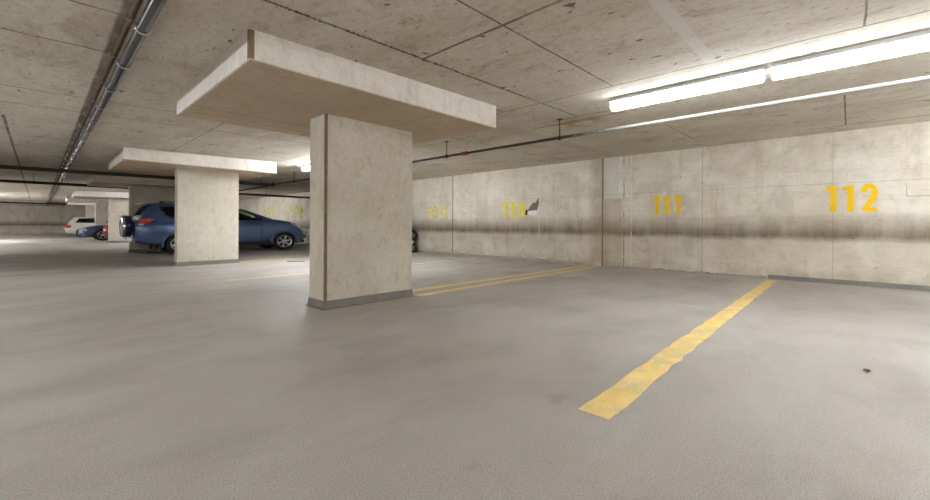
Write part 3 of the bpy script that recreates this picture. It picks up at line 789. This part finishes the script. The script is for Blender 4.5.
# wheel-arch lips and sill cladding
for sd, ye in ((-1, 14.42), (1, 16.10)):
    for wpoly, gm in suv['wins']:
        bm = bmesh.new(); n = len(wpoly); cxp = sum(p[0] for p in wpoly)/n; czp = sum(p[1] for p in wpoly)/n
        def off(p, d):
            v = Vector((p[0]-cxp, p[1]-czp)); v *= 1+d/v.length; q = (cxp+v.x, czp+v.y); return q
        I = [off(p, -.012) for p in wpoly]; O = [off(p, .05) for p in wpoly]
        P3 = lambda q, e: bm.verts.new((q[0], yc+sd*(ysf(q[0], min(q[1], 1.43))+e), q[1]))
        a = [P3(q, .006) for q in I]; b = [P3(q, .006) for q in O]; c_ = [P3(q, -.012) for q in O]; d_ = [P3(q, -.012) for q in I]
        for i in range(n):
            k = (i+1) % n
            for u, v in ((a, b), (b, c_), (c_, d_), (d_, a)): bm.faces.new((u[i], u[k], v[k], v[i]))
        obj('window_frame', bm, M['plas'], t)
    for wx in (2.93, 5.985):
        bm = bmesh.new(); R = []
        for j in range(25):
            a = PI*(-.08+1.16*j/24)
            ring = []
            for rad, off in ((1.10, -.02), (1.10, .016), (1.20, .016), (1.26, -.004), (1.2, -.03)):
                ring.append((wx+math.cos(a)*rad*.305*STR, ye+sd*off, .305+math.sin(a)*rad*.305))
            R.append(ring)
        loft(bm, R); obj('wheel_arch_trim', bm, M['carblue'], t, True)
    bm = bmesh.new(); loft(bm, [[(x, ye-sd*.12, .20), (x, ye+sd*.0, .215), (x, ye+sd*.012, .30), (x, ye-sd*.06, .34)] for x in (3.36, 5.55)])
    obj('sill', bm, M['plas'], t)
    bm = bmesh.new(); box(bm, 2.45, 4.2, ye-sd*.30-.015, ye-sd*.30+.015, 1.535, 1.56)
    for xx in (2.5, 3.3, 4.1): box(bm, xx-.05, xx+.05, ye-sd*.30-.015, ye-sd*.30+.015, 1.49, 1.54)
    obj('roof_rail', bm, M['plas'], t)
    for xx in (3.12, 4.02, 5.21):
        z1 = 1.02
        bm = BOX(xx-.006, xx+.006, ye-.004 if sd < 0 else ye-.01, ye+.01 if sd < 0 else ye+.004, .36, z1-.1)
        obj('door_seam', bm, M['plas'], t)
    bm = bmesh.new(); cyl(bm, (4.15, ye+sd*.028, .90), (4.36, ye+sd*.028, .895), .014, 10); cyl(bm, (4.16, ye, .90), (4.16, ye+sd*.028, .90), .01); cyl(bm, (4.35, ye, .895), (4.35, ye+sd*.028, .895), .01)
    obj('door_handle', bm, M['carblue'], t)
    # mirror
    bm = bmesh.new(); R = []
    for dx, s_ in ((0, .5), (.03, .9), (.08, 1), (.13, .8), (.15, .4)):
        R.append([(5.02+dx, ye+sd*.11+math.cos(a)*.10*s_, 1.075+math.sin(a)*.06*s_) for a in [2*PI*i/14 for i in range(14)]])
    loft(bm, R); mr = obj('wing_mirror', bm, M['plas'], t, True)
    # lamps
    bm = bmesh.new()
    pts = [(1.99, 1.03), (2.34, 1.035), (2.24, .97), (2.12, .87), (1.94, .84)]
    A = []; B = []
    for px, pz in pts:
        w = hw*interp(suv['plan'], px)*.985; A.append(bm.verts.new((px-.012, yc+sd*(w+.012), pz))); B.append(bm.verts.new((px-.01, yc+sd*(w-.10), pz)))
    bm.faces.new(A); bm.faces.new(B[::-1])
    for i in range(5): bm.faces.new((A[i], B[i], B[(i+1)%5], A[(i+1)%5]))
    tl = obj('tail_lamp', bm, M['tail'], t)
    bm = bmesh.new(); w = hw*.985
    box(bm, 1.93, 2.05, yc+sd*(hw*.965)-.012, yc+sd*(hw*.965)+.02, .85, .90); obj('reversing_lens', bm, M['lens'], tl, bevel=.004)
    bm = bmesh.new()
    pts = [(6.20, .955), (6.38, .935), (6.60, .81), (6.52, .76), (6.30, .85)]
    A = []; B = []
    for px, pz in pts:
        w = hw*interp(suv['plan'], px)*.93; A.append(bm.verts.new((px+.01, yc+sd*(w+.02), pz+.012))); B.append(bm.verts.new((px-.03, yc+sd*(w-.10), pz-.01)))
    bm.faces.new(A); bm.faces.new(B[::-1])
    for i in range(5): bm.faces.new((A[i], B[i], B[(i+1)%5], A[(i+1)%5]))
    hl = obj('head_lamp', bm, M['lens'], t)
    bm = bmesh.new(); w = hw*interp(suv['plan'], 6.3)*.93; box(bm, 6.24, 6.38, yc+sd*(w+.02)-.012, yc+sd*(w+.02)+.012, .885, .935); obj('indicator_lens', bm, M['amber'], hl, bevel=.006)
    # rear mudflap
    obj('mudflap', BOX(2.43, 2.46, ye-sd*.22 if sd > 0 else ye+.02, ye-.02 if sd > 0 else ye+.22, .10, .34), M['plas'], t)
bm = bmesh.new(); box(bm, 1.80, 2.30, yc-hw*.9, yc+hw*.9, .40, .50); obj('rear_bumper', bm, M['carblue'], t, bevel=.03, smooth=True)
bm = bmesh.new(); box(bm, 6.3, 6.80, yc-hw*.72, yc+hw*.72, .24, .34); obj('front_bumper_trim', bm, M['grayp'], t, bevel=.02)
bm = bmesh.new(); box(bm, 6.70, 6.79, yc-.36, yc+.36, .50, .62); obj('grille', bm, M['plas'], t, bevel=.01)
bm = bmesh.new(); loft(bm, [[(x, yc-hw*.66, z), (x, yc+hw*.66, z), (x, yc+hw*.66, z+.018), (x, yc-hw*.66, z+.018)] for x, z in ((2.06, 1.475), (2.16, 1.485), (2.36, 1.492))]); obj('roof_spoiler', bm, M['lens'], t)
# spare wheel with hard cover
bm = bmesh.new(); R = []
for x, s_ in ((1.86, .93), (1.82, 1.0), (1.70, 1.0), (1.665, .965), (1.650, .88), (1.645, .72), (1.655, .68), (1.652, .3), (1.650, .02)):
    R.append([(x, 15.22+math.cos(a)*.40*s_, .82+math.sin(a)*.315*s_) for a in [2*PI*i/44 for i in range(44)]])
loft(bm, R); sw = obj('spare_wheel_cover', bm, M['carnavy'], t, True)
bm = bmesh.new(); R = []
for x, s_ in ((1.70, 1.012), (1.66, .985), (1.648, .945), (1.66, .945), (1.70, .98)):
    R.append([(x, 15.22+math.cos(a)*.40*s_, .82+math.sin(a)*.315*s_) for a in [2*PI*i/44 for i in range(44)]])
loft(bm, R, cap=False); obj('cover_ring', bm, M['chrome'], sw, True)
bm = bmesh.new(); box(bm, 1.80, 1.9, 15.05, 15.40, .70, .92); obj('spare_wheel_bracket', bm, M['plas'], t)
obj('number_plate', BOX(1.855, 1.868, 15.66, 15.98, .62, .74), M['plate'], t)

# ---- generic saloons / hatchbacks
def saloon(label, x0, L, y0, y1, r, Ht, paint, nose_hi=True, kind='saloon', detail=True):
    """nose_hi: nose at the high-X end. profile given in fractions of L and Ht from the tail."""
    if kind == 'saloon':
        top = [(0, .48), (.02, .62), (.10, .70), (.22, .71), (.60, .70), (.74, .69), (.9, .60), (.96, .52), (1, .36)]
        ht = [(.10, .66), (.16, .74), (.26, .93), (.34, .985), (.48, 1.0), (.56, .97), (.66, .83), (.75, .69)]
        wins = [[(.235, .74), (.27, .89), (.33, .935), (.40, .94), (.40, .735)], [(.42, .735), (.42, .94), (.50, .94), (.555, .905), (.66, .76), (.665, .735)]]
        scr = [(.135, .72, .245, .90), (.715, .73, .575, .93)]
    else:
        top = [(0, .45), (.015, .60), (.06, .63), (.3, .64), (.62, .64), (.76, .62), (.9, .54), (.96, .47), (1, .32)]
        ht = [(.02, .6), (.035, .74), (.07, .92), (.13, .97), (.35, 1.0), (.5, .98), (.6, .87), (.76, .64)]
        wins = [[(.09, .70), (.13, .90), (.34, .93), (.34, .685)], [(.36, .685), (.36, .93), (.48, .925), (.54, .875), (.67, .72), (.68, .68)]]
        scr = [(.035, .68, .075, .90), (.735, .68, .58, .88)]
    fx = (lambda u: x0+u*L) if nose_hi else (lambda u: x0+L-u*L)
    srt = lambda tb: sorted([(fx(u), v) for u, v in tb])
    P = dict(x=(x0, x0+L), y=(y0, y1), r=r, paint=paint, wheels=tuple(sorted((fx(.18), fx(.81)))),
             plan=srt([(0, .82), (.02, .92), (.1, .98), (.3, 1), (.75, 1), (.88, .96), (.96, .84), (1, .62)]),
             bot=srt([(0, .34*Ht/1.3), (.04, .24), (.2, .18), (.8, .17), (.95, .17), (1, .30)]),
             top=srt([(u, v*Ht) for u, v in top]),
             house=dict(zb=(.70 if kind == 'saloon' else .635)*Ht, zr=Ht*.985, x=tuple(sorted((fx(ht[0][0]), fx(ht[-1][0])))), wb=.94, tum=.2,
                        top=srt([(u, v*Ht) for u, v in ht])),
             wins=[([(fx(u), v*Ht) for u, v in w], M['glass2']) for w in wins],
             screens=[tuple((fx(q[0]), q[1]*Ht, fx(q[2]), q[3]*Ht)) for q in scr], seats=(fx(.47), fx(.3)), detail=detail, spokes=5)
    t, yc, hw, body, ysf = make_car(label, 'car', P)
    zt = interp(P['top'], fx(.95))
    for sd in (-1, 1):
        for u0, u1, za, zb, nm, mt, ins in ((.945, .985, .40, .50, 'head_lamp', M['lens'], .80), (.004, .05, .46, .58, 'tail_lamp', M['tail'], .84)):
            xa, xb = sorted((fx(u0), fx(u1)))
            bm = bmesh.new(); ye = yc+sd*hw*ins
            box(bm, xa-.012, xb+.012, ye-.10, ye+.10, za*Ht, zb*Ht); obj(nm, bm, mt, t, bevel=.02)
        ye = yc+sd*hw
        bm = bmesh.new(); R = []
        mx = fx(.66)
        for dx, s_ in ((0, .5), (.03, .9), (.09, 1), (.12, .5)):
            R.append([(mx+dx, ye+sd*.08+math.cos(a)*.09*s_, .78*Ht+math.sin(a)*.055*s_) for a in [2*PI*i/12 for i in range(12)]])
        loft(bm, R); obj('wing_mirror', bm, M['plas'], t, True)
        for u in (.42,):
            obj('door_seam', BOX(fx(u)-.005, fx(u)+.005, min(ye-sd*.01, ye+sd*.003), max(ye-sd*.01, ye+sd*.003), .3*Ht, .66*Ht), M['plas'], t)
    xa, xb = sorted((fx(.975), fx(.998)))
    obj('grille', BOX(xa, xb, yc-.3, yc+.3, .27*Ht, .36*Ht), M['plas'], t, bevel=.01)
    xa, xb = sorted((fx(-.004), fx(.008)))
    obj('number_plate', BOX(xa, xb, yc-.2, yc+.2, .38*Ht, .46*Ht), M['plate'], t)
    return t, yc, hw, fx

saloon('silver saloon parked beyond the blue off-roader, only its nose and windscreen showing', 3.5, 4.82, 17.45, 19.1, .29, 1.25, M['carsilver'])
saloon('navy blue saloon parked nose out in front of the pale far column', 1.46, 4.7, 28.3, 29.95, .29, 1.24, M['carnavy'], nose_hi=False)
saloon('red hatchback mostly hidden behind the far column, in front of the navy car', 2.27, 4.1, 26.05, 27.6, .28, 1.36, M['carred'], kind='hatch')
saloon('pale silver estate car farthest down the aisle, left of the navy car', 1.15, 4.7, 34.4, 36.0, .30, 1.34, M['carwhite'], kind='hatch')

# ------------------------------------------------------------------ bundle at the wall, debris
t = thing('wrapped_bundle', 'lumpy grey and white bundle with a black edge, against the wall by the nearest column', 'bundle', (8.45, 10.6, 0))
def blob(name, cx, cy, cz, rx, ry, rz, mat, n=18, m=12, amp=.10, seed=1):
    rnd = random.Random(seed); ph = [rnd.uniform(0, 6) for _ in range(6)]
    bm = bmesh.new(); R = []
    for i in range(1, m):
        th = PI*i/m; ring = []
        for j in range(n):
            a = 2*PI*j/n; q = 1+amp*(math.sin(3*a+ph[0]+2*th)+.6*math.sin(5*a+ph[1]-3*th)+.5*math.sin(7*th+ph[2]))
            ring.append((cx+rx*q*math.sin(th)*math.cos(a), cy+ry*q*math.sin(th)*math.sin(a), max(.0, cz-rz*math.cos(th)*(1+amp*.3))))
        R.append(ring)
    loft(bm, R); return obj(name, bm, mat, t, True)
bm = bmesh.new()
R = [[(8.5+dx, 10.28+dy, z) for dx, dy in ((-.5, .0), (.14, -.01), (.2, .35), (-.5, .6))] for z in (0,)]
prof = [(8.58, 0), (8.60, .08), (8.56, .20), (8.53, .34), (8.60, .46), (8.62, .60), (8.55, .70), (8.40, .78), (8.25, .86)]
R = [[(x, 10.36, z), (x+.05, 10.40, z), (x+.06, 11.0, z), (x-.5, 11.0, z), (x-.5, 10.42, z)] for x, z in prof]
loft(bm, R); obj('black_wrap', bm, M['blk'], t, True)
blob('grey_bag', 8.28, 10.46, .14, .26, .2, .13, M['gfilm'], seed=2)
blob('white_bag', 8.24, 10.45, .35, .25, .2, .12, M['wfilm'], seed=3)
blob('upper_grey_bag', 8.30, 10.46, .56, .26, .2, .13, M['gfilm'], seed=4)

def twig(pts, r, label, cat, name, mat):
    bm = bmesh.new(); tube(bm, pts, r, 6); tag(obj(name, bm, mat), label, cat)
twig([(4.12, 9.78, .014), (4.2, 9.68, .02), (4.33, 9.55, .014), (4.42, 9.50, .014)], .007, 'small dark stick lying on the floor between the two nearest columns', 'debris', 'stick', M['plas'])
bm = bmesh.new(); R = []
for k, (w, z) in enumerate(((.002, .004), (.014, .012), (.018, .006), (.012, .014), (.002, .004))):
    R.append([(3.53+.012*k, -.08-w, z), (3.53+.012*k, -.08+w, z), (3.53+.012*k, -.08+w, z+.003), (3.53+.012*k, -.08-w, z+.003)])
loft(bm, R); tag(obj('dry_leaf', bm, M['leaf']), 'tiny brown dry leaf on the floor right of the foreground yellow line', 'leaf')

# ------------------------------------------------------------------ camera
F = 405.5; V1 = 38.; V2 = 850.; HY = 225.3; rho = .0053; h = .9
al = math.atan((V2-465)/F); s, c = math.sin(al), math.cos(al)
fwd = Vector((c, s, 0)); rt = Vector((s, -c, 0)); up = Vector((0, 0, 1))
r2 = rt*math.cos(rho)+up*math.sin(rho); u2 = up*math.cos(rho)-rt*math.sin(rho)
cam = bpy.data.cameras.new('camera'); co = bpy.data.objects.new('camera', cam); C.objects.link(co)
mw = Matrix.Identity(4)
for i in range(3): mw[i][0] = r2[i]; mw[i][1] = u2[i]; mw[i][2] = -fwd[i]
mw.translation = Vector((0, 0, h)); co.matrix_world = mw
cam.sensor_width = 36; cam.lens = 36*F/930; cam.shift_y = -(250-HY)/930; cam.clip_start = .05; cam.clip_end = 200
sc = bpy.context.scene; sc.camera = co

w = bpy.data.worlds.new('world'); sc.world = w; w.use_nodes = True
w.node_tree.nodes['Background'].inputs[0].default_value = (1, .95, .88, 1); w.node_tree.nodes['Background'].inputs[1].default_value = .3
sc.view_settings.view_transform = 'Standard'; sc.view_settings.look = 'None'
sc.view_settings.exposure = 2.3; sc.view_settings.gamma = 1; sc.view_settings.use_curve_mapping = False
cy = sc.cycles
cy.max_bounces = 12; cy.diffuse_bounces = 8; cy.glossy_bounces = 4; cy.transparent_max_bounces = 12; cy.transmission_bounces = 6
cy.sample_clamp_indirect = 6; cy.use_light_tree = True; cy.use_denoising = True; cy.caustics_reflective = False; cy.caustics_refractive = False
